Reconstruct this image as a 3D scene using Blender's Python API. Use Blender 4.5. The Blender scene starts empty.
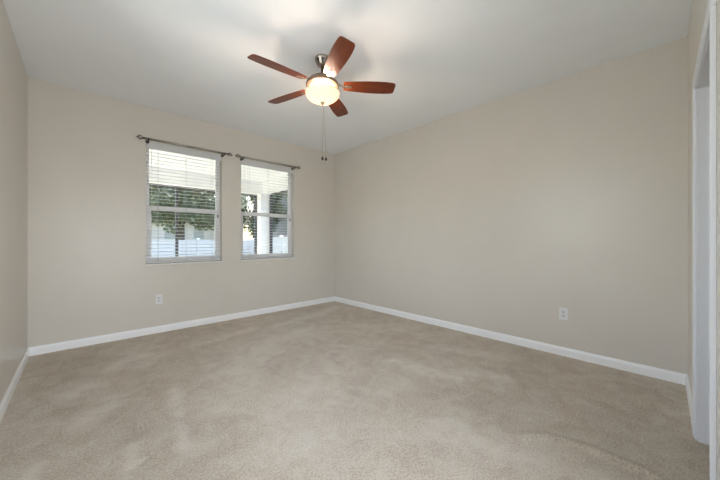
import bpy, math, random
from mathutils import Vector, Matrix
random.seed(7)
SC = bpy.context.scene
COL = SC.collection
PI = math.pi

# ------------------------------------------------------------------ camera
CAM_Z = 1.139
cam_d = bpy.data.cameras.new('camera')
cam_d.sensor_width = 36.0
cam_d.lens = 14.77
cam_d.clip_start = 0.01
cam = bpy.data.objects.new('camera', cam_d)
COL.objects.link(cam)
cam.location = (0, 0, CAM_Z)
cam.rotation_euler = (PI / 2, 0, math.radians(-43.46))
SC.camera = cam

# ------------------------------------------------------------------ sky, sun, area light, exposure
world = bpy.data.worlds.new('world')
SC.world = world
world.use_nodes = True
wn = world.node_tree
bg = wn.nodes['Background']
sky = wn.nodes.new('ShaderNodeTexSky')
sky.sky_type = 'NISHITA'
sky.sun_disc = False
sky.sun_elevation = math.radians(52)
sky.sun_rotation = math.radians(20)
sky.air_density = 1.0
sky.dust_density = 3.0
sky.ozone_density = 1.0
wn.links.new(sky.outputs[0], bg.inputs[0])
bg.inputs[1].default_value = 0.60

sun_d = bpy.data.lights.new('sun', 'SUN')
sun_d.energy = 10.8
sun_d.angle = math.radians(1.5)
sun_d.color = (1.0, 0.95, 0.88)
sun = bpy.data.objects.new('sun', sun_d)
COL.objects.link(sun)
sun.rotation_euler = Vector((-0.30, -0.55, -0.80)).to_track_quat('-Z', 'Y').to_euler()

# added fill lamp behind the camera, shining in through the added entry
back_fill_d = bpy.data.lights.new('entry_fill', 'AREA')
back_fill_d.shape = 'RECTANGLE'
back_fill_d.size = 2.1
back_fill_d.size_y = 2.0
back_fill_d.energy = 62.0
back_fill_d.color = (0.97, 0.985, 1.0)
back_fill = bpy.data.objects.new('entry_fill', back_fill_d)
COL.objects.link(back_fill)

# added fill lamp outside the left wall, out of view, evens the room light
side_d = bpy.data.lights.new('side_fill', 'AREA')
side_d.shape = 'RECTANGLE'
side_d.size = 1.8
side_d.size_y = 1.48
side_d.energy = 33.0
side_d.color = (0.97, 0.985, 1.0)
side = bpy.data.objects.new('side_fill', side_d)
COL.objects.link(side)

SC.view_settings.view_transform = 'Standard'
SC.view_settings.look = 'None'
SC.view_settings.gamma = 1.0
SC.view_settings.use_curve_mapping = False
SC.view_settings.exposure = 0.39
SC.cycles.max_bounces = 12
SC.cycles.diffuse_bounces = 6
SC.cycles.transparent_max_bounces = 16
SC.cycles.use_denoising = True
SC.cycles.sample_clamp_indirect = 6.0

# ------------------------------------------------------------------ materials
def srgb(r, g, b):
    f = lambda c: (c / 255 / 12.92) if c / 255 <= 0.04045 else ((c / 255 + 0.055) / 1.055) ** 2.4
    return (f(r), f(g), f(b), 1.0)

def new_mat(name):
    m = bpy.data.materials.new(name)
    m.use_nodes = True
    nt = m.node_tree
    return m, nt, nt.nodes['Principled BSDF']

def coords(nt, kind='Object'):
    t = nt.nodes.new('ShaderNodeTexCoord')
    return t.outputs[kind]

def noise(nt, vec, scale, detail=4.0, rough=0.55, dist=0.0):
    n = nt.nodes.new('ShaderNodeTexNoise')
    n.inputs['Scale'].default_value = scale
    n.inputs['Detail'].default_value = detail
    n.inputs['Roughness'].default_value = rough
    n.inputs['Distortion'].default_value = dist
    nt.links.new(vec, n.inputs['Vector'])
    return n.outputs['Fac']

def ramp(nt, fac, stops):
    r = nt.nodes.new('ShaderNodeValToRGB')
    el = r.color_ramp.elements
    el[0].position, el[0].color = stops[0]
    el[1].position, el[1].color = stops[-1]
    for p, c in stops[1:-1]:
        e = el.new(p)
        e.color = c
    nt.links.new(fac, r.inputs[0])
    return r.outputs[0]

def bump(nt, bsdf, height, strength, distance):
    b = nt.nodes.new('ShaderNodeBump')
    b.inputs['Strength'].default_value = strength
    b.inputs['Distance'].default_value = distance
    nt.links.new(height, b.inputs['Height'])
    nt.links.new(b.outputs[0], bsdf.inputs['Normal'])

def mix(nt, a, b, fac, mode='MIX'):
    m = nt.nodes.new('ShaderNodeMix')
    m.data_type = 'RGBA'
    m.blend_type = mode
    for sock, v in ((m.inputs[0], fac), (m.inputs[6], a), (m.inputs[7], b)):
        if isinstance(v, (int, float, tuple)):
            sock.default_value = v
        else:
            nt.links.new(v, sock)
    return m.outputs[2]

def paint(name, col, rough=0.5, bscale=0.0, bstr=0.0, var=0.03, spec=0.5):
    m, nt, b = new_mat(name)
    v = coords(nt)
    f = noise(nt, v, 3.0, 3.0)
    lo = tuple(c * (1 - var) for c in col[:3]) + (1,)
    hi = tuple(min(1, c * (1 + var)) for c in col[:3]) + (1,)
    nt.links.new(ramp(nt, f, [(0.3, lo), (0.7, hi)]), b.inputs['Base Color'])
    b.inputs['Roughness'].default_value = rough
    b.inputs['Specular IOR Level'].default_value = spec
    if bscale:
        bump(nt, b, noise(nt, v, bscale, 3.0), bstr, 0.002)
    return m

def metal(name, col, rough=0.3, var=0.15):
    m, nt, b = new_mat(name)
    v = coords(nt)
    f = noise(nt, v, 60.0, 3.0)
    lo = tuple(c * (1 - var) for c in col[:3]) + (1,)
    nt.links.new(ramp(nt, f, [(0.3, lo), (0.7, col)]), b.inputs['Base Color'])
    b.inputs['Metallic'].default_value = 1.0
    b.inputs['Roughness'].default_value = rough
    return m

M = {}
M['wall'] = paint('beige_wall_paint', (0.672, 0.630, 0.567, 1), 0.33, 160.0, 0.10, 0.012, 0.42)
M['ceiling'] = paint('ceiling_paint', (0.90, 0.935, 0.96, 1), 0.85, 90.0, 0.20, 0.012, 0.2)
M['trim'] = paint('white_trim_paint', (0.93, 0.93, 0.93, 1), 0.35, 0, 0, 0.01)
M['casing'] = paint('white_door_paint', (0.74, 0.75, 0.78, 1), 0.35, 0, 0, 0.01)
M['vinyl'] = paint('white_window_vinyl', (0.90, 0.90, 0.90, 1), 0.4, 0, 0, 0.01)
M['sill'] = paint('cultured_marble', (0.82, 0.81, 0.78, 1), 0.25, 0, 0, 0.05)
M['slat'] = paint('white_blind', (0.67, 0.67, 0.67, 1), 0.45, 0, 0, 0.01)
M['cord'] = paint('blind_cord', (0.42, 0.42, 0.42, 1), 0.8)
M['black'] = paint('black_plastic', (0.03, 0.03, 0.03, 1), 0.4)
M['plate'] = paint('white_plastic', (0.80, 0.80, 0.80, 1), 0.35, 0, 0, 0.01)
M['recept'] = paint('receptacle_plastic', (0.68, 0.68, 0.69, 1), 0.35, 0, 0, 0.01)
M['slot'] = paint('receptacle_slot', (0.22, 0.22, 0.22, 1), 0.6)
M['rod'] = metal('pewter_rod', (0.46, 0.435, 0.385, 1), 0.5)
M['bronze_dark'] = metal('dark_bracket_bronze', (0.16, 0.148, 0.13, 1), 0.45)
M['nickel'] = metal('brushed_nickel', (0.46, 0.41, 0.34, 1), 0.34)
M['pewter'] = metal('aged_pewter', (0.40, 0.29, 0.215, 1), 0.34)
M['screw'] = metal('screw_steel', (0.55, 0.52, 0.48, 1), 0.3)
M['pan'] = paint('cream_enamel', (0.30, 0.24, 0.19, 1), 0.5)
M['fob'] = paint('dark_wood_fob', (0.035, 0.022, 0.018, 1), 0.4)
M['screen'] = paint('bronze_screen_frame', (0.055, 0.055, 0.06, 1), 0.5)
M['porch'] = paint('white_porch_stucco', (0.86, 0.86, 0.86, 1), 0.8, 60.0, 0.2)
M['slab'] = paint('pale_concrete', (0.66, 0.65, 0.62, 1), 0.85, 40.0, 0.2, 0.08)
M['fence'] = paint('white_vinyl_fence', (0.86, 0.81, 0.80, 1), 0.4, 0, 0, 0.02)
M['stucco_far'] = paint('pale_pink_stucco', (0.90, 0.82, 0.80, 1), 0.85, 10.0, 0.2)
M['grey_siding'] = paint('grey_siding', (0.36, 0.36, 0.36, 1), 0.8)
M['house_trim'] = paint('house_white_trim', (0.85, 0.85, 0.85, 1), 0.6)
M['dark_glass'] = paint('pale_window_glass', (0.55, 0.55, 0.56, 1), 0.3)
M['bark'] = paint('grey_bark', (0.13, 0.115, 0.10, 1), 0.9, 25.0, 0.6, 0.25)
M['added_entry'] = paint('added_entry_paint', (0.66, 0.62, 0.56, 1), 0.6)

def mat_roof():
    m, nt, b = new_mat('grey_shingles')
    f = noise(nt, coords(nt), 6.0, 4.0)
    nt.links.new(ramp(nt, f, [(0.3, srgb(120, 116, 112)), (0.7, srgb(160, 156, 152))]), b.inputs['Base Color'])
    b.inputs['Roughness'].default_value = 0.9
    return m
M['roof'] = mat_roof()

def mat_grass():
    m, nt, b = new_mat('lawn_grass')
    v = coords(nt)
    f = noise(nt, v, 4.0, 6.0)
    nt.links.new(ramp(nt, f, [(0.3, srgb(98, 106, 72)), (0.7, srgb(138, 142, 104))]), b.inputs['Base Color'])
    b.inputs['Roughness'].default_value = 0.95
    bump(nt, b, noise(nt, v, 60.0, 3.0), 0.6, 0.02)
    return m
M['grass'] = mat_grass()

def mat_leaf():
    m, nt, b = new_mat('tree_leaves')
    v = coords(nt)
    f = noise(nt, v, 5.0, 4.0)
    nt.links.new(ramp(nt, f, [(0.30, srgb(70, 80, 66)), (0.5, srgb(122, 130, 106)), (0.72, srgb(188, 192, 164))]), b.inputs['Base Color'])
    b.inputs['Roughness'].default_value = 0.6
    tr = nt.nodes.new('ShaderNodeBsdfTranslucent')
    tr.inputs['Color'].default_value = srgb(150, 165, 110)
    ms = nt.nodes.new('ShaderNodeMixShader')
    ms.inputs[0].default_value = 0.18
    nt.links.new(b.outputs[0], ms.inputs[1])
    nt.links.new(tr.outputs[0], ms.inputs[2])
    nt.links.new(ms.outputs[0], nt.nodes['Material Output'].inputs['Surface'])
    return m
M['leaf'] = mat_leaf()

def mat_carpet():
    m, nt, b = new_mat('beige_carpet')
    v = coords(nt)
    fine = noise(nt, v, 240.0, 4.0, 0.7)
    tuft = noise(nt, v, 88.0, 3.0, 0.7)
    mid = noise(nt, v, 7.0, 6.0, 0.65, 0.8)
    big = noise(nt, v, 1.5, 5.0, 0.6, 0.6)
    base = ramp(nt, big, [(0.28, (0.58, 0.495, 0.387, 1)), (0.50, (0.64, 0.555, 0.442, 1)), (0.72, (0.69, 0.610, 0.495, 1))])
    c1 = mix(nt, base, ramp(nt, mid, [(0.30, (0.36, 0.36, 0.36, 1)), (0.70, (0.64, 0.64, 0.64, 1))]), 0.70, 'OVERLAY')
    c2 = mix(nt, c1, ramp(nt, tuft, [(0.36, (0.12, 0.12, 0.12, 1)), (0.62, (0.76, 0.76, 0.76, 1))]), 0.42, 'OVERLAY')
    c3 = mix(nt, c2, ramp(nt, fine, [(0.30, (0.22, 0.22, 0.22, 1)), (0.70, (0.78, 0.78, 0.78, 1))]), 0.90, 'OVERLAY')
    at = nt.nodes.new('ShaderNodeAttribute')
    at.attribute_name = 'wear'
    brk = nt.nodes.new('ShaderNodeMath')
    brk.operation = 'MULTIPLY'
    nt.links.new(at.outputs['Fac'], brk.inputs[0])
    nt.links.new(ramp(nt, noise(nt, v, 9.0, 5.0, 0.7, 0.5), [(0.34, (0, 0, 0, 1)), (0.50, (1, 1, 1, 1))]), brk.inputs[1])
    light = mix(nt, c3, (0.90, 0.83, 0.72, 1), brk.outputs[0])
    nt.links.new(light, b.inputs['Base Color'])
    b.inputs['Roughness'].default_value = 1.0
    b.inputs['Specular IOR Level'].default_value = 0.1
    b.inputs['Sheen Weight'].default_value = 0.25
    b.inputs['Sheen Roughness'].default_value = 0.6
    add = nt.nodes.new('ShaderNodeMath')
    add.operation = 'ADD'
    nt.links.new(fine, add.inputs[0])
    nt.links.new(mid, add.inputs[1])
    bump(nt, b, add.outputs[0], 0.7, 0.012)
    return m
M['carpet'] = mat_carpet()

def mat_wood():
    m, nt, b = new_mat('cherry_wood')
    v = coords(nt)
    mp = nt.nodes.new('ShaderNodeMapping')
    mp.inputs['Scale'].default_value = (2.2, 26.0, 26.0)
    nt.links.new(v, mp.inputs['Vector'])
    f = noise(nt, mp.outputs[0], 3.0, 6.0, 0.6, 0.6)
    nt.links.new(ramp(nt, f, [(0.25, (0.07, 0.014, 0.006, 1)), (0.55, (0.17, 0.036, 0.011, 1)), (0.8, (0.26, 0.062, 0.019, 1))]), b.inputs['Base Color'])
    b.inputs['Roughness'].default_value = 0.32
    b.inputs['Specular IOR Level'].default_value = 0.3
    return m
M['wood'] = mat_wood()

def mat_bowl():
    m, nt, b = new_mat('frosted_alabaster_glass')
    v = coords(nt)
    f = noise(nt, v, 14.0, 4.0, 0.6, 1.2)
    c = ramp(nt, f, [(0.3, (1.0, 0.80, 0.64, 1)), (0.7, (1.0, 0.90, 0.77, 1))])
    b.inputs['Base Color'].default_value = (0.85, 0.78, 0.68, 1)
    b.inputs['Roughness'].default_value = 0.25
    nt.links.new(c, b.inputs['Emission Color'])
    b.inputs['Emission Strength'].default_value = 0.42
    tr = nt.nodes.new('ShaderNodeBsdfTranslucent')
    tr.inputs['Color'].default_value = (0.95, 0.80, 0.62, 1)
    ms = nt.nodes.new('ShaderNodeMixShader')
    ms.inputs[0].default_value = 0.60
    out = nt.nodes['Material Output']
    nt.links.new(b.outputs[0], ms.inputs[1])
    nt.links.new(tr.outputs[0], ms.inputs[2])
    nt.links.new(ms.outputs[0], out.inputs['Surface'])
    return m
M['bowl'] = mat_bowl()

def mat_bulb():
    m, nt, b = new_mat('lit_bulb')
    b.inputs['Base Color'].default_value = (1, 0.9, 0.8, 1)
    b.inputs['Emission Color'].default_value = (1.0, 0.78, 0.61, 1)
    b.inputs['Emission Strength'].default_value = 300.0
    return m
M['bulb'] = mat_bulb()

def mat_glass():
    m = bpy.data.materials.new('window_glass')
    m.use_nodes = True
    nt = m.node_tree
    nt.nodes.clear()
    out = nt.nodes.new('ShaderNodeOutputMaterial')
    t = nt.nodes.new('ShaderNodeBsdfTransparent')
    t.inputs['Color'].default_value = (0.95, 0.965, 0.96, 1)
    g = nt.nodes.new('ShaderNodeBsdfGlossy')
    g.inputs['Roughness'].default_value = 0.02
    fr = nt.nodes.new('ShaderNodeFresnel')
    fr.inputs['IOR'].default_value = 1.25
    ms = nt.nodes.new('ShaderNodeMixShader')
    nt.links.new(fr.outputs[0], ms.inputs[0])
    nt.links.new(t.outputs[0], ms.inputs[1])
    nt.links.new(g.outputs[0], ms.inputs[2])
    nt.links.new(ms.outputs[0], out.inputs['Surface'])
    return m
M['glass'] = mat_glass()

# ------------------------------------------------------------------ mesh helpers
BASE = {}

def empty(name, loc):
    o = bpy.data.objects.new(name, None)
    o.empty_display_size = 0.1
    o.location = loc
    COL.objects.link(o)
    BASE[o.name] = Vector(loc)
    return o

def tag(o, label=None, cat=None, group=None, kind=None):
    for k, v in (('label', label), ('category', cat), ('group', group), ('kind', kind)):
        if v:
            o[k] = v
    return o

class MB:
    def __init__(self, dx=None):
        self.v, self.f, self.s = [], [], []
        self.dx = dx                # a transform for everything added

    def add(self, vs, fs, smooth=False, xf=None):
        n = len(self.v)
        for p in vs:
            p = Vector(p)
            p = xf(p) if xf else p
            self.v.append(self.dx(p) if self.dx else p)
        for f in fs:
            self.f.append([i + n for i in f])
            self.s.append(smooth)
        return self

    def box(self, a, b, xf=None, bev=0.0):
        x0, y0, z0 = (min(a[i], b[i]) for i in range(3))
        x1, y1, z1 = (max(a[i], b[i]) for i in range(3))
        if bev <= 0:
            vs = [(x0, y0, z0), (x1, y0, z0), (x1, y1, z0), (x0, y1, z0), (x0, y0, z1), (x1, y0, z1), (x1, y1, z1), (x0, y1, z1)]
            fs = [(0, 3, 2, 1), (4, 5, 6, 7), (0, 1, 5, 4), (1, 2, 6, 5), (2, 3, 7, 6), (3, 0, 4, 7)]
            return self.add(vs, fs, False, xf)
        e = min(bev, (x1 - x0) * .49, (y1 - y0) * .49, (z1 - z0) * .49)
        vs, idx = [], {}
        for sx in (0, 1):
            for sy in (0, 1):
                for sz in (0, 1):
                    X, Y, Z = (x1 if sx else x0), (y1 if sy else y0), (z1 if sz else z0)
                    dx, dy, dz = (-e if sx else e), (-e if sy else e), (-e if sz else e)
                    for ax, p in enumerate(((X, Y + dy, Z + dz), (X + dx, Y, Z + dz), (X + dx, Y + dy, Z))):
                        idx[(sx, sy, sz, ax)] = len(vs)
                        vs.append(p)
        fs = []
        def q(*k):
            fs.append([idx[i] for i in k])
        for s in (0, 1):
            r = 1 if s else -1
            o = [(0, 0), (1, 0), (1, 1), (0, 1)][::r]
            q(*[(s, a_, b_, 0) for a_, b_ in o])
            o2 = [(0, 0), (0, 1), (1, 1), (1, 0)][::r]
            q(*[(a_, s, b_, 1) for a_, b_ in o2])
            q(*[(a_, b_, s, 2) for a_, b_ in o])
        for s1 in (0, 1):
            for s2 in (0, 1):
                fl = (s1 == s2)
                def oq(l):
                    q(*(l if fl else l[::-1]))
                oq([(0, s1, s2, 1), (0, s1, s2, 2), (1, s1, s2, 2), (1, s1, s2, 1)][::1])
                oq([(s1, 0, s2, 2), (s1, 0, s2, 0), (s1, 1, s2, 0), (s1, 1, s2, 2)])
                oq([(s1, s2, 0, 0), (s1, s2, 0, 1), (s1, s2, 1, 1), (s1, s2, 1, 0)])
        for sx in (0, 1):
            for sy in (0, 1):
                for sz in (0, 1):
                    t = [(sx, sy, sz, 0), (sx, sy, sz, 1), (sx, sy, sz, 2)]
                    q(*(t if (sx + sy + sz) % 2 else t[::-1]))
        return self.add(vs, fs, False, xf)

    def lathe(self, prof, c=(0, 0, 0), n=32, xf=None, axis='z'):
        vs, fs, m = [], [], len(prof)
        for k in range(n):
            a = 2 * PI * k / n
            for r, z in prof:
                p = (r * math.cos(a), r * math.sin(a), z)
                if axis == 'x':
                    p = (p[2], p[0], p[1])
                elif axis == 'y':
                    p = (p[1], p[2], p[0])
                vs.append((p[0] + c[0], p[1] + c[1], p[2] + c[2]))
        for k in range(n):
            for j in range(m - 1):
                a0, a1 = k * m + j, ((k + 1) % n) * m + j
                fs.append((a0, a1, a1 + 1, a0 + 1))
        return self.add(vs, fs, True, xf)

    def tube(self, pts, r, n=10, xf=None, cap=True):
        pts = [Vector(p) for p in pts]
        vs, fs = [], []
        up = None
        for i, p in enumerate(pts):
            t = (pts[min(i + 1, len(pts) - 1)] - pts[max(i - 1, 0)]).normalized()
            if up is None:
                up = Vector((0, 0, 1)) if abs(t.z) < 0.9 else Vector((1, 0, 0))
            u = (up - t * up.dot(t)).normalized()
            w = t.cross(u)
            up = u
            rr = r[i] if isinstance(r, (list, tuple)) else r
            for k in range(n):
                a = 2 * PI * k / n
                vs.append(p + u * (rr * math.cos(a)) + w * (rr * math.sin(a)))
        for i in range(len(pts) - 1):
            for k in range(n):
                k2 = (k + 1) % n
                fs.append((i * n + k, i * n + k2, (i + 1) * n + k2, (i + 1) * n + k))
        if cap:
            fs.append(tuple(range(n))[::-1])
            fs.append(tuple((len(pts) - 1) * n + k for k in range(n)))
        return self.add(vs, fs, True, xf)

    def ball(self, c, r, n=16, m=10, sq=(1, 1, 1), xf=None):
        prof = [(r * math.sin(PI * i / m), -r * math.cos(PI * i / m)) for i in range(m + 1)]
        vs, fs = [], []
        for k in range(n):
            a = 2 * PI * k / n
            for q, z in prof:
                vs.append((c[0] + q * math.cos(a) * sq[0], c[1] + q * math.sin(a) * sq[1], c[2] + z * sq[2]))
        for k in range(n):
            for j in range(m):
                a0, a1 = k * (m + 1) + j, ((k + 1) % n) * (m + 1) + j
                fs.append((a0, a1, a1 + 1, a0 + 1))
        return self.add(vs, fs, True, xf)

    def prism(self, poly, z0, z1, xf=None, smooth=False):
        n = len(poly)
        vs = [(x, y, z0) for x, y in poly] + [(x, y, z1) for x, y in poly]
        fs = [tuple(range(n))[::-1], tuple(range(n, 2 * n))]
        for i in range(n):
            j = (i + 1) % n
            fs.append((i, j, n + j, n + i))
        return self.add(vs, fs, smooth, xf)

    def build(self, name, mat, parent=None, origin=None, local=False):
        """Vertices are in world space; the object sits at its parent's base (or at origin)."""
        base = Vector((0, 0, 0))
        if parent is not None:
            base = BASE[parent.name]
        my = base if origin is None else Vector(origin)
        off = Vector((0, 0, 0)) if local else my
        me = bpy.data.meshes.new(name)
        me.from_pydata([tuple(p - off) for p in self.v], [], self.f)
        me.polygons.foreach_set('use_smooth', self.s)
        me.materials.append(mat)
        me.update()
        o = bpy.data.objects.new(name, me)
        COL.objects.link(o)
        if parent is not None:
            o.parent = parent
            o.location = my - base
        else:
            o.location = my
        BASE[o.name] = my
        return o

def copy_tree(o, parent=None):
    c = o.copy()
    COL.objects.link(c)
    if parent is not None:
        c.parent = parent
        c.matrix_parent_inverse = o.matrix_parent_inverse.copy()
    for ch in list(o.children):
        copy_tree(ch, c)
    return c

def struct(name, mb, mat):
    return tag(mb.build(name, mat), kind='structure')

# ------------------------------------------------------------------ room
XL, XR = -0.374, 3.458
YB, YF = 4.343, -0.087
H = 2.74
TB = 0.19                       # back wall thickness
W = ((0.575, 1.446), (1.712, 2.596))
WZ0, WZ1 = 0.85, 2.335

TILT = math.radians(0.9)
def fw(p):                      # front wall frame: x runs from the right corner towards the left, y into the room
    u, d, z = p
    return Vector((XR - u * math.cos(TILT) - d * math.sin(TILT), YF - u * math.sin(TILT) + d * math.cos(TILT), z))

# carpeted floor: real mesh with a few creases and trodden marks
def seg_dist(px, py, pts):
    best = 9.0
    for (ax, ay), (bx, by) in zip(pts[:-1], pts[1:]):
        dx, dy = bx - ax, by - ay
        t = max(0.0, min(1.0, ((px - ax) * dx + (py - ay) * dy) / (dx * dx + dy * dy)))
        d = math.hypot(px - ax - t * dx, py - ay - t * dy)
        if d < best:
            best = d
    return best
CREASE = []                     # (points, width, height)
MARKS = []                      # (points, width, lightness)
# floor marks, in metres
CREASE += [([(1.83, 0.62), (1.98, 0.48), (2.02, 0.29), (2.02, 0.10), (1.95, -0.03)], 0.030, 0.016)]
CREASE += [([(1.16, 1.24), (1.22, 1.20)], 0.014, -0.012), ([(0.20, 1.85), (0.27, 1.90)], 0.014, -0.012),
           ([(-0.20, 1.85), (-0.14, 1.80)], 0.016, -0.012), ([(2.30, 1.10), (2.38, 1.22)], 0.016, -0.010)]
MARKS += [([(0.20, 3.45), (0.42, 3.62), (0.58, 3.50)], 0.08, 0.55), ([(0.42, 3.30), (0.50, 3.42)], 0.07, 0.45), ([(-0.05, 3.05), (0.03, 3.12)], 0.07, 0.5),
          ([(0.02, 2.55), (0.16, 2.72)], 0.08, 0.45), ([(0.10, 1.45), (0.16, 1.75), (0.20, 2.05)], 0.035, 0.5),
          ([(0.42, 1.85), (0.52, 2.60)], 0.035, 0.45), ([(-0.22, 1.55), (-0.17, 2.2)], 0.035, 0.5),
          ([(2.15, 1.80), (2.18, 1.45), (2.25, 1.2)], 0.06, 0.55), ([(2.35, 1.28), (2.55, 0.95)], 0.05, 0.5),
          ([(1.9, 3.6), (2.6, 3.75), (3.1, 3.9)], 0.08, 0.45), ([(1.55, 0.95), (1.75, 0.5), (1.72, 0.15)], 0.10, 0.35),
          ([(1.0, 2.6), (1.6, 3.1), (2.0, 3.2)], 0.14, 0.28), ([(0.9, 1.4), (1.3, 1.9), (1.8, 2.2)], 0.22, 0.20),
          ([(0.9, 3.55), (1.6, 3.7)], 0.07, 0.40), ([(2.7, 2.9), (2.9, 2.4)], 0.10, 0.30), ([(2.75, 1.7), (2.95, 1.2)], 0.09, 0.35)]
def carpet():
    x0, x1, y0, y1 = XL, XR, YF - 0.22, YB
    st = 0.022
    nx, ny = int((x1 - x0) / st), int((y1 - y0) / st)
    vs, wear = [], []
    for j in range(ny + 1):
        y = y0 + (y1 - y0) * j / ny
        for i in range(nx + 1):
            x = x0 + (x1 - x0) * i / nx
            z, w = 0.0, 0.0
            for pts, wd, h in CREASE:
                d = seg_dist(x, y, pts)
                if d < 4 * wd:
                    z += h * math.exp(-(d / wd) ** 2)
            for pts, wd, l in MARKS:
                d = seg_dist(x, y, pts)
                if d < 3 * wd:
                    w = max(w, l * math.exp(-(d / (1.25 * wd)) ** 2))
            vs.append((x, y, z))
            wear.append(w)
    fs = []
    for j in range(ny):
        for i in range(nx):
            a = j * (nx + 1) + i
            fs.append((a, a + 1, a + nx + 2, a + nx + 1))
    mb = MB().add(vs, fs, True)
    o = struct('floor', mb, M['carpet'])
    at = o.data.attributes.new('wear', 'FLOAT', 'POINT')
    at.data.foreach_set('value', wear)
    return o
carpet()

struct('ceiling', MB().box((XL - TB, YF - 0.2, H), (XR + 0.15, YB + TB, H + 0.12)), M['ceiling'])

b = MB()
xs = [XL - 0.15, W[0][0], W[0][1], W[1][0], W[1][1], XR + 0.15]
for i in range(5):
    if i % 2 == 0:
        b.box((xs[i], YB, 0), (xs[i + 1], YB + TB, H))
    else:
        b.box((xs[i], YB, 0), (xs[i + 1], YB + TB, WZ0 - 0.016))
        b.box((xs[i], YB, WZ1), (xs[i + 1], YB + TB, H))
struct('wall_back', b, M['wall'])
struct('wall_right', MB().box((XR, YF - 0.2, 0), (XR + 0.15, YB, H)), M['wall'])
W3 = (0.60, 2.40)                # window added to the left wall out of view, lets the side fill in
b = MB()
b.box((XL - TB, YF - 0.2, 0), (XL, W3[0], H))
b.box((XL - TB, W3[1], 0), (XL, YB, H))
b.box((XL - TB, W3[0], 0), (XL, W3[1], WZ0 - 0.016))
b.box((XL - TB, W3[0], WZ1), (XL, W3[1], H))
struct('wall_left', b, M['wall'])
side.location = (XL - TB - 0.28, (W3[0] + W3[1]) / 2, (WZ0 + WZ1) / 2 - 0.1)
side.rotation_euler = Vector((1, 0, 0.36)).to_track_quat('-Z', 'Z').to_euler()

D1 = (0.910, 1.700)             # door at the right, along the front wall
D2 = (2.250, 3.770)             # wide cased opening added behind the camera to let fill light in
DH = 2.010
DH2 = 2.060
TF = 0.115
b = MB()
b.box((0, -TF, 0), (D1[0], 0, H), fw)
b.box((D1[0], -TF, DH), (D1[1], 0, H), fw)
b.box((D1[1], -TF, 0), (D2[0], 0, H), fw)
b.box((D2[0], -TF, DH2), (D2[1], 0, H), fw)
b.box((D2[1], -TF, 0), (3.834, 0, H), fw)
struct('wall_front', b, M['wall'])

# baseboards
BT, BH = 0.014, 0.084
def base_profile():
    return [(0, 0), (BT, 0), (BT, BH * 0.72), (BT * 0.75, BH * 0.84), (BT * 0.35, BH * 0.94), (BT * 0.3, BH), (0, BH)]
def baseboard(name, p0, p1, nrm):
    p0, p1, nrm = Vector(p0), Vector(p1), Vector(nrm)
    pr = base_profile()
    n = len(pr)
    vs = [p + nrm * a + Vector((0, 0, z)) for p in (p0, p1) for a, z in pr]
    fs = [tuple(range(n)), tuple(range(n, 2 * n))[::-1]]
    for i in range(n):
        j = (i + 1) % n
        fs.append((i, n + i, n + j, j))
    struct(name, MB().add(vs, fs), M['trim'])
baseboard('baseboard_back', (XL, YB, 0), (XR, YB, 0), (0, -1, 0))
baseboard('baseboard_right', (XR, YF, 0), (XR, YB - BT, 0), (-1, 0, 0))
baseboard('baseboard_left', (XL, YF, 0), (XL, YB - BT, 0), (1, 0, 0))
nf = fw((0, 1, 0)) - fw((0, 0, 0))
baseboard('baseboard_front', fw((BT, 0, 0)), fw((D1[0] - 0.062, 0, 0)), nf)
baseboard('baseboard_front_2', fw((D1[1] + 0.062, 0, 0)), fw((D2[0] - 0.062, 0, 0)), nf)

# doors
def door(name, d, DH=DH):
    o = empty(name, fw(((d[0] + d[1]) / 2, 0, 0)))
    tag(o, kind='structure')
    cw = 0.060
    c = MB()
    for a0, a1, z0, z1 in ((d[0] - cw, d[0] - 0.004, 0, DH - 0.004), (d[1] + 0.004, d[1] + cw, 0, DH - 0.004), (d[0] - cw, d[1] + cw, DH - 0.004, DH + cw)):
        c.box((a0, 0.0, z0), (a1, 0.014, z1), fw, 0.003)
        # raised outer band of the moulding
        if z1 < DH:
            e0, e1 = (a0, a0 + 0.02) if a0 < d[0] else (a1 - 0.02, a1)
            c.box((e0, 0.009, z0), (e1, 0.0170, z1 + cw), fw, 0.003)
        else:
            c.box((a0, 0.009, z1 - 0.02), (a1, 0.0170, z1), fw, 0.003)
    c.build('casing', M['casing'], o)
    j = MB()
    jt = 0.016
    j.box((d[0] - 0.001, -TF, 0), (d[0] + jt, 0.002, DH), fw)
    j.box((d[1] - jt, -TF, 0), (d[1] + 0.001, 0.002, DH), fw)
    j.box((d[0], -TF, DH - jt), (d[1], 0.002, DH + 0.001), fw)
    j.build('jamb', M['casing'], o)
    s = MB()
    s.box((d[0] + jt, -0.075, 0), (d[0] + jt + 0.010, -0.040, DH - jt), fw, 0.002)
    s.box((d[1] - jt - 0.010, -0.075, 0), (d[1] - jt, -0.040, DH - jt), fw, 0.002)
    s.box((d[0] + jt, -0.075, DH - jt - 0.010), (d[1] - jt, -0.040, DH - jt), fw, 0.002)
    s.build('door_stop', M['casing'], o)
    return o
door('door_1', D1)
door('added_opening', D2, DH2)  # added opening, out of view behind the camera

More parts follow.
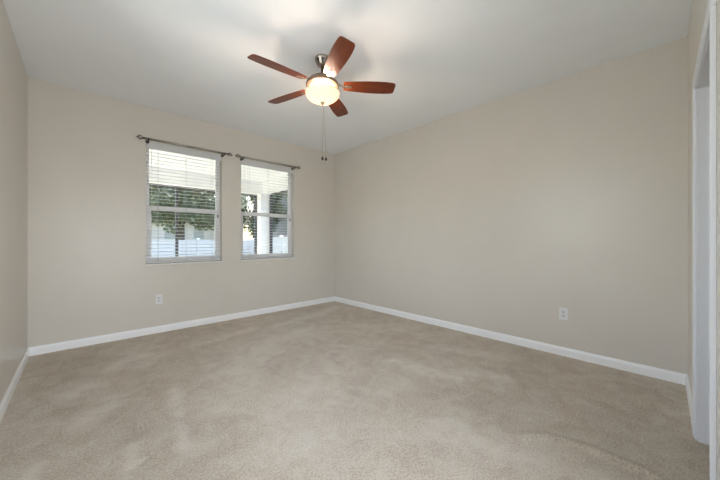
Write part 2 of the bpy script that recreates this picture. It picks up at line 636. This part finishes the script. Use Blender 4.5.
# entry space added behind the wide opening, open at the back for the fill lamp
E0, E1, ED = 1.90, 4.10, 0.75
b = MB()
b.box((E0 - 0.1, -ED - 0.1, 0), (E0, -TF, 2.64), fw)
b.box((E1, -ED - 0.1, 0), (E1 + 0.1, -TF, 2.64), fw)
b.box((E0, -ED - 0.1, 0), (E1, -ED, 0.20), fw)
b.box((E0, -ED - 0.1, 2.50), (E1, -ED, 2.64), fw)
b.box((E0, -ED - 0.1, 0.20), (D2[0] - 0.2, -ED, 2.50), fw)
b.box((D2[1] + 0.2, -ED - 0.1, 0.20), (E1, -ED, 2.50), fw)
struct('wall_added_entry', b, M['added_entry'])
b = MB()  # unseen box added behind the right door, keeps the entry fill off its jamb
b.box((0.45, -0.85, 0), (0.55, -TF, 2.64), fw)
b.box((1.75, -0.85, 0), (1.80, -TF, 2.64), fw)
b.box((0.55, -0.85, 0), (1.75, -0.75, 2.64), fw)
b.box((0.45, -0.85, 2.64), (1.80, -TF, 2.70), fw)
struct('wall_light_block', b, M['wall'])
struct('floor_light_block', MB().box((0.45, -0.85, -0.03), (1.80, -0.215, 0.0), fw), M['carpet'])
struct('ceiling_added_entry', MB().box((E0 - 0.1, -ED - 0.1, 2.64), (E1 + 0.1, -TF, 2.70), fw), M['ceiling'])
struct('floor_added_entry', MB().box((E0 - 0.1, -ED - 0.1, -0.03), (E1 + 0.1, -0.215, 0.0), fw), M['carpet'])
back_fill.location = fw(((D2[0] + D2[1]) / 2, -ED - 0.34, 1.15))
back_fill.rotation_euler = ((nf + Vector((0, 0, 0.26))).to_track_quat('-Z', 'Z')).to_euler()

# ------------------------------------------------------------------ windows
FY0, FY1 = YB + 0.078, YB + 0.135
def window(name, x0, x1, dx=None):
    o = empty(name, (dx or Vector)(Vector(((x0 + x1) / 2, YB, WZ0))))
    tag(o, kind='structure')
    f = MB(dx)
    fwid = 0.036
    f.box((x0, FY0, WZ0), (x0 + fwid, FY1, WZ1), None, 0.003)
    f.box((x1 - fwid, FY0, WZ0), (x1, FY1, WZ1), None, 0.003)
    f.box((x0 + fwid, FY0, WZ1 - fwid), (x1 - fwid, FY1, WZ1), None, 0.003)
    f.box((x0 + fwid, FY0, WZ0), (x1 - fwid, FY1, WZ0 + 0.03), None, 0.003)
    f.build('window_frame', M['vinyl'], o)
    a, e = x0 + fwid, x1 - fwid
    u = MB(dx)
    y0, y1 = FY0 + 0.030, FY0 + 0.052
    zm = 1.525
    u.box((a, y0, zm), (a + 0.010, y1, WZ1 - fwid))
    u.box((e - 0.010, y0, zm), (e, y1, WZ1 - fwid))
    u.box((a, y0, zm), (e, y1, zm + 0.040), None, 0.003)
    u.box((a, y0, WZ1 - fwid - 0.02), (e, y1, WZ1 - fwid))
    us = u.build('upper_sash', M['vinyl'], o)
    MB(dx).box((a + 0.006, y0 + 0.009, zm + 0.036), (e - 0.006, y0 + 0.013, WZ1 - fwid - 0.016)).build('pane', M['glass'], us)
    l = MB(dx)
    y0, y1 = FY0 + 0.004, FY0 + 0.028
    zb = WZ0 + 0.03
    l.box((a, y0, zb), (a + 0.030, y1, zm + 0.030), None, 0.003)
    l.box((e - 0.030, y0, zb), (e, y1, zm + 0.030), None, 0.003)
    l.box((a + 0.03, y0, zb), (e - 0.03, y1, zb + 0.042), None, 0.003)
    l.box((a + 0.03, y0, zm - 0.018), (e - 0.03, y1, zm + 0.030), None, 0.003)
    ls = l.build('lower_sash', M['vinyl'], o)
    MB(dx).box((a + 0.026, y0 + 0.010, zb + 0.038), (e - 0.026, y0 + 0.014, zm - 0.014)).build('pane', M['glass'], ls)
    for xx in (a + 0.034, e + 0.006):
        MB(dx).box((xx - 0.008, y0 - 0.012, 1.455), (xx + 0.008, y0 - 0.001, 1.495), None, 0.003).build('sash_latch', M['black'], ls)
    s = MB(dx).box((x0 - 0.012, YB - 0.016, WZ0 - 0.020), (x1 + 0.012, YB, WZ0 - 0.0005), None, 0.003)
    s.box((x0, YB - 0.004, WZ0 - 0.016), (x1, YB + TB, WZ0 - 0.0005))
    s.build('window_sill', M['sill'], o)
    return o
for i, (x0, x1) in enumerate(W):
    window('window_%d' % (i + 1), x0, x1)
window('window_3', W3[0], W3[1], lambda p: Vector((XL - (p.y - YB), p.x, p.z)))  # added window for the side fill, out of view

# ------------------------------------------------------------------ blinds
def make_blind(x0, x1):
    o = empty('window_blind', ((x0 + x1) / 2, YB + 0.036, WZ0))
    yc = YB + 0.036
    a, e = x0 + 0.006, x1 - 0.006
    v = MB().box((x0 + 0.002, YB + 0.002, 2.248), (x1 - 0.002, YB + 0.010, WZ1 - 0.001), None, 0.002)
    v.box((x0 + 0.002, YB - 0.001, 2.322), (x1 - 0.002, YB + 0.004, WZ1 - 0.001), None, 0.001)
    v.build('valance', M['slat'], o)
    MB().box((a, YB + 0.012, 2.285), (e, YB + 0.062, WZ1 - 0.002), None, 0.002).build('head_rail', M['slat'], o)
    s = MB()
    zs = []
    z = WZ0 + 0.058
    while z < 2.27:
        zs.append(z)
        z += 0.0435
    hw, th, tl = 0.0245, 0.0028, math.radians(4)
    for z in zs:
        cs, sn = math.cos(tl), math.sin(tl)
        ring = []
        for t in (-1, -0.5, 0, 0.5, 1):
            ring.append((t * hw, 0.0016 * (1 - t * t)))
        low = [(p[0], p[1] - th) for p in ring][::-1]
        pr = ring + low
        pts = [(yc + p[0] * cs - p[1] * sn, z + p[0] * sn + p[1] * cs) for p in pr]
        n = len(pts)
        vs = [(a, p[0], p[1]) for p in pts] + [(e, p[0], p[1]) for p in pts]
        fs = [tuple(range(n)), tuple(range(n, 2 * n))[::-1]] + [(k, n + k, n + (k + 1) % n, (k + 1) % n) for k in range(n)]
        s.add(vs, fs)
    s.build('slats', M['slat'], o)
    MB().box((a, yc - 0.025, WZ0 + 0.006), (e, yc + 0.025, WZ0 + 0.026), None, 0.003).build('bottom_rail', M['slat'], o)
    for t in (0.14, 0.5, 0.86):
        xx = a + (e - a) * t
        c = MB()
        for yy in (yc - 0.0275, yc + 0.0275):
            c.tube([(xx, yy, WZ0 + 0.022), (xx, yy, 2.30)], 0.0012, 6)
        c.build('ladder_cord', M['cord'], o)
    wd = MB().tube([(a + 0.05, yc - 0.034, 2.255), (a + 0.05, yc - 0.034, 1.55)], 0.0022, 8)
    wd.ball((a + 0.05, yc - 0.034, 1.545), 0.005, 8, 6, (1, 1, 2.2))
    wd.build('tilt_cord', M['slat'], o)
    return o
blind = make_blind(*W[0])
tag(blind, 'white horizontal slat blind, open, in the left window showing the tree trunk', 'blind', 'white slat blinds in the windows')
blind2 = make_blind(*W[1])
tag(blind2, 'white horizontal slat blind, open, in the right window showing the porch column', 'blind', 'white slat blinds in the windows')

# ------------------------------------------------------------------ curtain rods
def make_rod(xa, xb, la, lb):
    y, z = YB - 0.075, 2.339
    o = empty('curtain_rod', ((xa + xb) / 2, YB, z))
    r = MB().tube([(xa - 0.045, y, z), (xb + 0.045, y, z)], 0.0130, 14)
    r.tube([((xa + xb) / 2 - 0.02, y, z), (xb + 0.044, y, z)], 0.0142, 14)
    r.build('rod', M['rod'], o)
    for x in (xa, xb):
        k = MB()
        k.lathe([(0, 0), (0.020, 0), (0.020, 0.004), (0.012, 0.007), (0, 0.008)], (x, YB, z - 0.018), 20,
                lambda p: Vector((p.x, 2 * YB - p.y, p.z)), 'y')
        k.tube([(x, YB - 0.004, z - 0.026), (x, YB - 0.045, z - 0.030), (x, y - 0.002, z - 0.024), (x, y, z - 0.014)], 0.0065, 10)
        k.tube([(x + 0.0, y + 0.0205 * math.cos(t), z + 0.0205 * math.sin(t)) for t in [PI * (0.0 - 0.125 * q) for q in range(9)]], 0.0055, 8)
        k.ball((x, y - 0.012, z - 0.020), 0.009)
        k.build('bracket', M['bronze_dark'], o)
    for x, sgn in ((xa - 0.045, -1), (xb + 0.045, 1)):
        f = MB()
        f.ball((x, y, z), 0.0125, 14, 8, (0.8, 1, 1))
        L, R = 0.050, 0.021
        for q in range(4):                                  # twisted open cage
            pts = []
            for i in range(11):
                t = i / 10
                ang = 2 * PI * q / 4 + sgn * 1.6 * t
                rr = 0.004 + R * math.sin(PI * t)
                pts.append((x + sgn * (0.008 + L * t), y + rr * math.cos(ang), z + rr * math.sin(ang)))
            f.tube(pts, 0.0036, 6)
        f.ball((x + sgn * (0.008 + L), y, z), 0.0085, 12, 8)
        f.tube([(x + sgn * (0.012 + L), y, z), (x + sgn * (0.022 + L), y, z)], [0.005, 0.0015], 8)
        f.build('finial', M['bronze_dark'], o)
    return o
r1 = make_rod(0.588, 1.448, 0.49, 1.53)
tag(r1, 'pewter curtain rod with open cage finials above the left window', 'curtain rod', 'curtain rods over the windows')
r2 = make_rod(1.715, 2.560, 1.6, 2.7)
tag(r2, 'pewter curtain rod with open cage finials above the right window', 'curtain rod', 'curtain rods over the windows')

# ------------------------------------------------------------------ outlets
def make_outlet(pos, xf, label):
    o = empty('wall_outlet', pos)
    MB().box((-0.036, 0, -0.058), (0.036, 0.006, 0.058), xf, 0.0025).build('cover_plate', M['plate'], o)
    for z in (-0.0195, 0.0195):
        pl = []
        for i in range(24):
            a = 2 * PI * i / 24
            pl.append((max(-0.0165, min(0.0165, 0.0175 * math.cos(a))), max(-0.0135, min(0.0135, 0.0175 * math.sin(a))) + z))
        rc = MB().prism(pl, 0.004, 0.0075, lambda p: xf(Vector((p.x, p.z, p.y)))).build('receptacle', M['recept'], o)
        s = MB()
        s.box((-0.0075, 0.0072, z - 0.002), (-0.0055, 0.0079, z + 0.007), xf)
        s.box((0.0055, 0.0072, z - 0.002), (0.0075, 0.0079, z + 0.006), xf)
        s.box((-0.0022, 0.0072, z - 0.0095), (0.0022, 0.0079, z - 0.0055), xf)
        s.build('slots', M['slot'], rc)
    MB().lathe([(0, 0.0080), (0.0022, 0.0078), (0.0032, 0.0066), (0.0032, 0.005)], (0, 0, 0), 14, lambda p: xf(Vector((p.x, p.y, p.z))), 'y').build('plate_screw', M['screw'], o)
    tag(o, label, 'outlet', 'duplex outlets on the walls')
    return o
pb = Vector((0.705, YB, 0.410))
make_outlet(pb, lambda p: Vector((pb.x + p.x, pb.y - p.y, pb.z + p.z)), 'white duplex outlet on the window wall, low below the left window')
pr_ = Vector((XR, 0.733, 0.412))
make_outlet(pr_, lambda p: Vector((pr_.x - p.y, pr_.y + p.x, pr_.z + p.z)), 'white duplex outlet low on the blank right wall')

# ------------------------------------------------------------------ ceiling fan
FC = Vector((1.552, 2.118, 0))
def F(p):
    return Vector((p.x + FC.x, p.y + FC.y, p.z))
fan = empty('ceiling_fan', (FC.x, FC.y, H))
tag(fan, 'five-blade cherry wood and pewter ceiling fan with a lit glass bowl', 'ceiling fan')
c = MB().lathe([(0.0, 2.7395), (0.068, 2.7395), (0.069, 2.730), (0.066, 2.722), (0.061, 2.715), (0.052, 2.690), (0.042, 2.672), (0.030, 2.664), (0.016, 2.662), (0.0, 2.662)], n=40, xf=F)
canopy = c.build('canopy', M['nickel'], fan)
vt = MB()
for k in range(8):
    a = 2 * PI * k / 8 + 0.2
    vs = [(0.0618, 2.716, -0.013), (0.0618, 2.716, 0.013), (0.0432, 2.672, 0.004), (0.0432, 2.672, -0.004)]
    pts = [Vector((math.cos(a) * r_ - math.sin(a) * t_, math.sin(a) * r_ + math.cos(a) * t_, z_)) for r_, z_, t_ in vs]
    out = [p + Vector((math.cos(a), math.sin(a), -0.5)) * 0.0012 for p in pts]
    vt.add(pts + out, [(0, 1, 2, 3), (7, 6, 5, 4), (0, 4, 5, 1), (1, 5, 6, 2), (2, 6, 7, 3), (3, 7, 4, 0)], False, F)
vt.build('canopy_vents', M['black'], canopy)
MB().lathe([(0, 2.665), (0.0135, 2.665), (0.0135, 2.606), (0.022, 2.602), (0.027, 2.594), (0.030, 2.584), (0.030, 2.574), (0.0, 2.574)], n=24, xf=F).build('downrod', M['pewter'], fan)
MB().lathe([(0.0, 2.578), (0.034, 2.578), (0.066, 2.573), (0.098, 2.560), (0.122, 2.542), (0.136, 2.522), (0.143, 2.508), (0.144, 2.496), (0.138, 2.490), (0.126, 2.490), (0.124, 2.496), (0.060, 2.500), (0.0, 2.500)], n=48, xf=F).build('motor_housing', M['pewter'], fan)
MB().lathe([(0.0, 2.4985), (0.120, 2.4985), (0.121, 2.493), (0.114, 2.488), (0.060, 2.485), (0.050, 2.480), (0.046, 2.466), (0.030, 2.460), (0.0, 2.460)], n=40, xf=F).build('light_fitter', M['pan'], fan)

BLADE_DEG = [4.8 + 72 * k - 43.46 for k in range(5)]
def blade_outline():
    # half widths along the radius, slightly asymmetric tip
    st = [(0.185, 0.046), (0.21, 0.052), (0.28, 0.060), (0.38, 0.068), (0.48, 0.0715), (0.55, 0.070), (0.60, 0.066), (0.625, 0.061), (0.637, 0.051), (0.641, 0.037)]
    up = [(r, w) for r, w in st]
    dn = [(r + (0.004 if r > 0.59 else 0), -w) for r, w in st][::-1]
    return up + dn
BZ = 2.502
for k, deg in enumerate(BLADE_DEG):
    a = math.radians(deg)
    ca, sa = math.cos(a), math.sin(a)
    pt = math.radians(13)
    def local(p):                                            # pitch about the radial axis: counter-clockwise edge down
        y, z = p.y, p.z
        return Vector((p.x, y * math.cos(pt) + z * math.sin(pt), -y * math.sin(pt) + z * math.cos(pt)))
    mb = MB().prism(blade_outline(), -0.003, 0.003, local)
    bl = mb.build('blade', M['wood'], fan, local=True)
    bl.location = (0, 0, BZ - H)
    bl.rotation_euler = (0, 0, a)
    BASE[bl.name] = Vector((0, 0, 0))
    ir = MB()
    ir.prism([(0.178, 0.013), (0.210, 0.018), (0.245, 0.015), (0.256, 0.008), (0.256, -0.008), (0.245, -0.015), (0.210, -0.018), (0.178, -0.013)], -0.0085, -0.0035, local)
    for (t0, z0, w0, t1, z1, w1) in ((0.128, 0.012, 0.012, 0.155, 0.008, 0.010), (0.155, 0.008, 0.010, 0.190, -0.004, 0.009)):
        vs = [(t0, -w0, z0 - 0.003), (t0, w0, z0 - 0.003), (t0, w0, z0 + 0.003), (t0, -w0, z0 + 0.003), (t1, -w1, z1 - 0.003), (t1, w1, z1 - 0.003), (t1, w1, z1 + 0.003), (t1, -w1, z1 + 0.003)]
        ir.add(vs, [(0, 1, 2, 3), (7, 6, 5, 4), (0, 4, 5, 1), (1, 5, 6, 2), (2, 6, 7, 3), (3, 7, 4, 0)])
    for rx, ry in ((0.212, 0.010), (0.212, -0.010), (0.245, 0.0)):
        ir.ball((rx, ry, -0.009), 0.0055, 10, 6, (1, 1, 0.6), local)
    ib = ir.build('blade_iron', M['nickel'], bl, local=True)
    ib.location = (0, 0, 0)

# light kit
bw = []
RB, Z0, Z1 = 0.148, 2.352, 2.437
for i in range(15):
    t = PI / 2 * i / 14
    bw.append((RB * math.sin(t) ** 0.9, Z1 - (Z1 - Z0) * math.cos(t) ** 0.95))
inner = [(max(r - 0.004, 0.0), z + 0.004) for r, z in bw][::-1]
MB().lathe(bw + inner, n=56, xf=F).build('glass_bowl', M['bowl'], fan)
MB().lathe([(0.0, 2.360), (0.020, 2.357), (0.021, 2.350), (0.014, 2.344), (0.012, 2.338), (0.007, 2.330), (0.0, 2.327)], n=24, xf=F).build('finial', M['nickel'], fan)
MB().lathe([(0.0, 2.47), (0.005, 2.47), (0.005, 2.356), (0.0, 2.356)], n=12, xf=F).build('center_stem', M['nickel'], fan)
for k in range(3):
    a = math.radians(120 * k + 40)
    bx, by = 0.048 * math.cos(a), 0.048 * math.sin(a)
    sk = MB().lathe([(0.0, 2.4865), (0.014, 2.4865), (0.014, 2.434), (0.0, 2.434)], (bx, by, 0), 16, F)
    so = sk.build('bulb_socket', M['plate'], fan)
    MB().ball((bx, by, 2.410), 0.018, 16, 10, (1, 1, 1.4), F).build('bulb', M['bulb'], so)
# pull chains
rx, ry = 0.7259, -0.688
for off, z_end in ((-0.004, 1.876), (0.026, 1.872)):
    ch = MB()
    p0 = (0.006 * rx, 0.006 * ry, 2.328)
    pts = []
    for i in range(9):
        t = i / 8
        o_ = 0.006 + (off + 0.004 - 0.006) * t
        pts.append((o_ * rx, o_ * ry, 2.328 + (z_end - 2.328) * t))
    ch.tube(pts, 0.0011, 6, F)
    for i in range(60):
        t = i / 59
        o_ = 0.006 + (off + 0.004 - 0.006) * t
        ch.ball((o_ * rx, o_ * ry, 2.328 + (z_end - 2.328) * t), 0.0019, 6, 4, xf=F)
    co = ch.build('pull_chain', M['nickel'], fan)
    e_ = off + 0.004
    MB().lathe([(0, 0.002), (0.003, 0.0), (0.005, -0.006), (0.011, -0.014), (0.012, -0.022), (0.008, -0.032), (0.0, -0.035)], (e_ * rx, e_ * ry, z_end), 16, F).build('fob', M['fob'], co)

# ------------------------------------------------------------------ outside: porch
GZ = -0.18
struct('ground_lawn', MB().box((-25, YB + TB + 3.1, GZ - 0.05), (40, 45, GZ)), M['grass'])
struct('floor_porch', MB().box((-5, YB + TB, GZ), (3.75, 7.60, -0.06)), M['slab'])
PYO = 7.50
PXR = 3.65
struct('ceiling_porch', MB().box((-5, YB + TB, 2.62), (PXR + 0.3, PYO + 0.4, 2.72)), M['porch'])
struct('trim_porch_beam', MB().box((-5, PYO - 0.26, 2.31), (PXR, PYO, 2.62)).box((PXR - 0.26, YB + TB, 2.33), (PXR, PYO - 0.26, 2.62)), M['porch'])
struct('column_porch', MB().box((PXR - 0.32, PYO - 0.32, -0.06), (PXR, PYO, 2.33), None, 0.012), M['porch'])
se = empty('screen_frame', (1.5, PYO - 0.05, -0.06))
tag(se, 'dark bronze porch screen frame posts and rail beyond the windows', 'screen frame')
ys = PYO - 0.08
MB().box((-5, ys - 0.025, 2.262), (PXR - 0.32, ys + 0.025, 2.31)).build('top_rail', M['screen'], se)
for x in (-2.8, -0.65, 1.53, PXR - 0.345):
    MB().box((x - 0.026, ys - 0.026, -0.06), (x + 0.026, ys + 0.026, 2.262)).build('post', M['screen'], se)
xs_ = PXR - 0.06
MB().box((xs_ - 0.025, PYO - 0.40, -0.06), (xs_ + 0.025, PYO - 0.325, 2.30)).build('post', M['screen'], se)
MB().box((xs_ - 0.025, YB + TB + 0.06, 2.29), (xs_ + 0.025, PYO - 0.40, 2.33)).build('top_rail', M['screen'], se)

# ------------------------------------------------------------------ outside: fence, houses, trees
def fence(name, p0, p1, label, zt=1.14):
    p0, p1 = Vector((p0[0], p0[1], 0)), Vector((p1[0], p1[1], 0))
    d = (p1 - p0)
    L = d.length
    d.normalize()
    n = Vector((-d.y, d.x, 0))
    xf = lambda p: p0 + d * p.x + n * p.y + Vector((0, 0, p.z))
    o = empty(name, (p0.x, p0.y, GZ))
    tag(o, label, 'fence')
    pn = MB()
    x = 0.0
    while x < L - 0.01:
        e = min(x + 0.178, L)
        pn.box((x + 0.003, -0.011, GZ + 0.05), (e - 0.003, 0.011, zt - 0.06), xf, 0.004)
        x = e
    pn.build('boards', M['fence'], o)
    MB().box((0, -0.024, zt - 0.12), (L, 0.024, zt), xf, 0.006).box((0, -0.024, GZ + 0.06), (L, 0.024, GZ + 0.20), xf, 0.006).build('rail', M['fence'], o)
    k = 0
    x = 0.0
    while x <= L + 0.01:
        pm = MB().box((x - 0.063, -0.063, GZ), (x + 0.063, 0.063, zt + 0.04), xf, 0.006)
        pm.add([(x - .08, -.08, zt + .04), (x + .08, -.08, zt + .04), (x + .08, .08, zt + .04), (x - .08, .08, zt + .04), (x, 0, zt + .10)],
               [(3, 2, 1, 0), (0, 1, 4), (1, 2, 4), (2, 3, 4), (3, 0, 4)], False, xf)
        pm.build('post', M['fence'], o)
        x += 2.42
    return o
fence('vinyl_fence', (-6.0, 14.0), (6.1, 14.0), 'white vinyl privacy fence in front of the tree trunk, seen through the left window')
fence('vinyl_fence', (6.3, 14.0), (6.3, 6.75), 'white vinyl side fence beyond the porch column, seen through the right window', 1.26)

# far house behind the fence
hs = empty('house', (4.0, 27.0, GZ))
tag(hs, 'pale stucco house beyond the fence, seen under the tree leaves', 'house')
MB().box((-3.0, 24.0, GZ), (9.5, 31.0, 2.55)).build('wall', M['stucco_far'], hs)
rf = MB()
rf.add([(-3.5, 23.5, 2.5), (10, 23.5, 2.5), (10, 31.5, 2.5), (-3.5, 31.5, 2.5), (0.3, 27.5, 4.6), (6.2, 27.5, 4.6)],
       [(0, 3, 2, 1), (0, 1, 5, 4), (1, 2, 5), (2, 3, 4, 5), (3, 0, 4)])
rf.build('roof', M['roof'], hs)
MB().box((-3.5, 23.47, 2.38), (10, 23.53, 2.52)).build('fascia', M['house_trim'], hs)
for x in (4.55, 6.35, 8.2):
    w_ = MB().box((x - 0.40, 23.95, 1.15), (x + 0.40, 24.0, 2.25)).build('house_window', M['house_trim'], hs)
    MB().box((x - 0.34, 23.93, 1.21), (x + 0.34, 23.96, 2.19)).build('pane', M['dark_glass'], w_)

h2 = empty('house', (15.9, 21.0, GZ))
tag(h2, 'grey two-storey house beyond the side fence, seen right of the porch column', 'house')
g = MB()
z = GZ
g.box((11.7, 16.0, GZ), (20.0, 26.0, 5.6))
while z < 5.5:
    g.add([(11.67, 15.97, z), (11.67, 26.0, z), (11.7, 26.0, z + 0.2), (11.7, 16.0, z + 0.2), (20, 15.97, z), (20, 16.0, z + 0.2)], [(0, 3, 2, 1), (0, 4, 5, 3)])
    z += 0.2
g.build('siding', M['grey_siding'], h2)
rf = MB()
rf.add([(11.3, 15.5, 5.6), (20.5, 15.5, 5.6), (20.5, 26.5, 5.6), (11.3, 26.5, 5.6), (15.9, 21.0, 8.0)], [(0, 3, 2, 1), (0, 1, 4), (1, 2, 4), (2, 3, 4), (3, 0, 4)])
rf.build('roof', M['roof'], h2)

def tree(x, y, zc, R, rz, trunk_r, nleaf, label, lean=0.0, zmin=None):
    o = empty('tree', (x, y, GZ))
    tag(o, label, 'tree', 'trees beyond the fence')
    t = MB()
    t.tube([(x, y, GZ), (x + lean * 0.3, y, 0.8), (x + lean * 0.6, y, 1.7), (x + lean, y, zc)], [trunk_r * 1.3, trunk_r, trunk_r * 0.95, trunk_r * 0.5], 12)
    for q in range(6):
        a = 2 * PI * q / 6 + x
        t.tube([(x + lean * 0.6, y, 1.6 + 0.12 * q), (x + lean + 0.5 * R * math.cos(a), y + 0.5 * R * math.sin(a), zc - 0.2), (x + 0.85 * R * math.cos(a), y + 0.85 * R * math.sin(a), zc + 0.4)], [trunk_r * 0.45, trunk_r * 0.3, trunk_r * 0.1], 8)
    t.build('trunk', M['bark'], o)
    f = MB()
    rnd = random.Random(int(x * 100) + 11)
    blobs = []
    for q in range(64):
        while True:
            p = Vector((rnd.uniform(-1, 1), rnd.uniform(-1, 1), rnd.uniform(-1, 1)))
            if 0.35 < p.length < 1:
                break
        blobs.append((Vector((x + lean + p.x * R, y + p.y * R, zc + p.z * rz)), rnd.uniform(0.35, 0.75) * R * 0.42))
    vs, fs = [], []
    for _ in range(nleaf):
        c0, br = rnd.choice(blobs)
        d = Vector((rnd.gauss(0, 1), rnd.gauss(0, 1), rnd.gauss(0, 1))).normalized()
        c = c0 + d * br * rnd.uniform(0.55, 1.05)
        if zmin and c.z < zmin:
            continue
        u = Vector((rnd.gauss(0, 1), rnd.gauss(0, 1), rnd.gauss(0, 1))).normalized()
        w = u.orthogonal().normalized()
        s = rnd.uniform(0.08, 0.15)
        n = len(vs)
        vs += [c - u * s, c + w * s * 0.45, c + u * s, c - w * s * 0.45]
        fs.append((n, n + 1, n + 2, n + 3))
    f.add(vs, fs)
    f.build('foliage', M['leaf'], o)
    return o
tree(3.62, 16.6, 3.75, 2.6, 1.85, 0.15, 17000, 'tree with grey trunk beyond the fence, centred in the left window')
tree(8.9, 20.2, 3.9, 2.3, 2.4, 0.13, 20000, 'leafy tree left of the porch column in the right window')
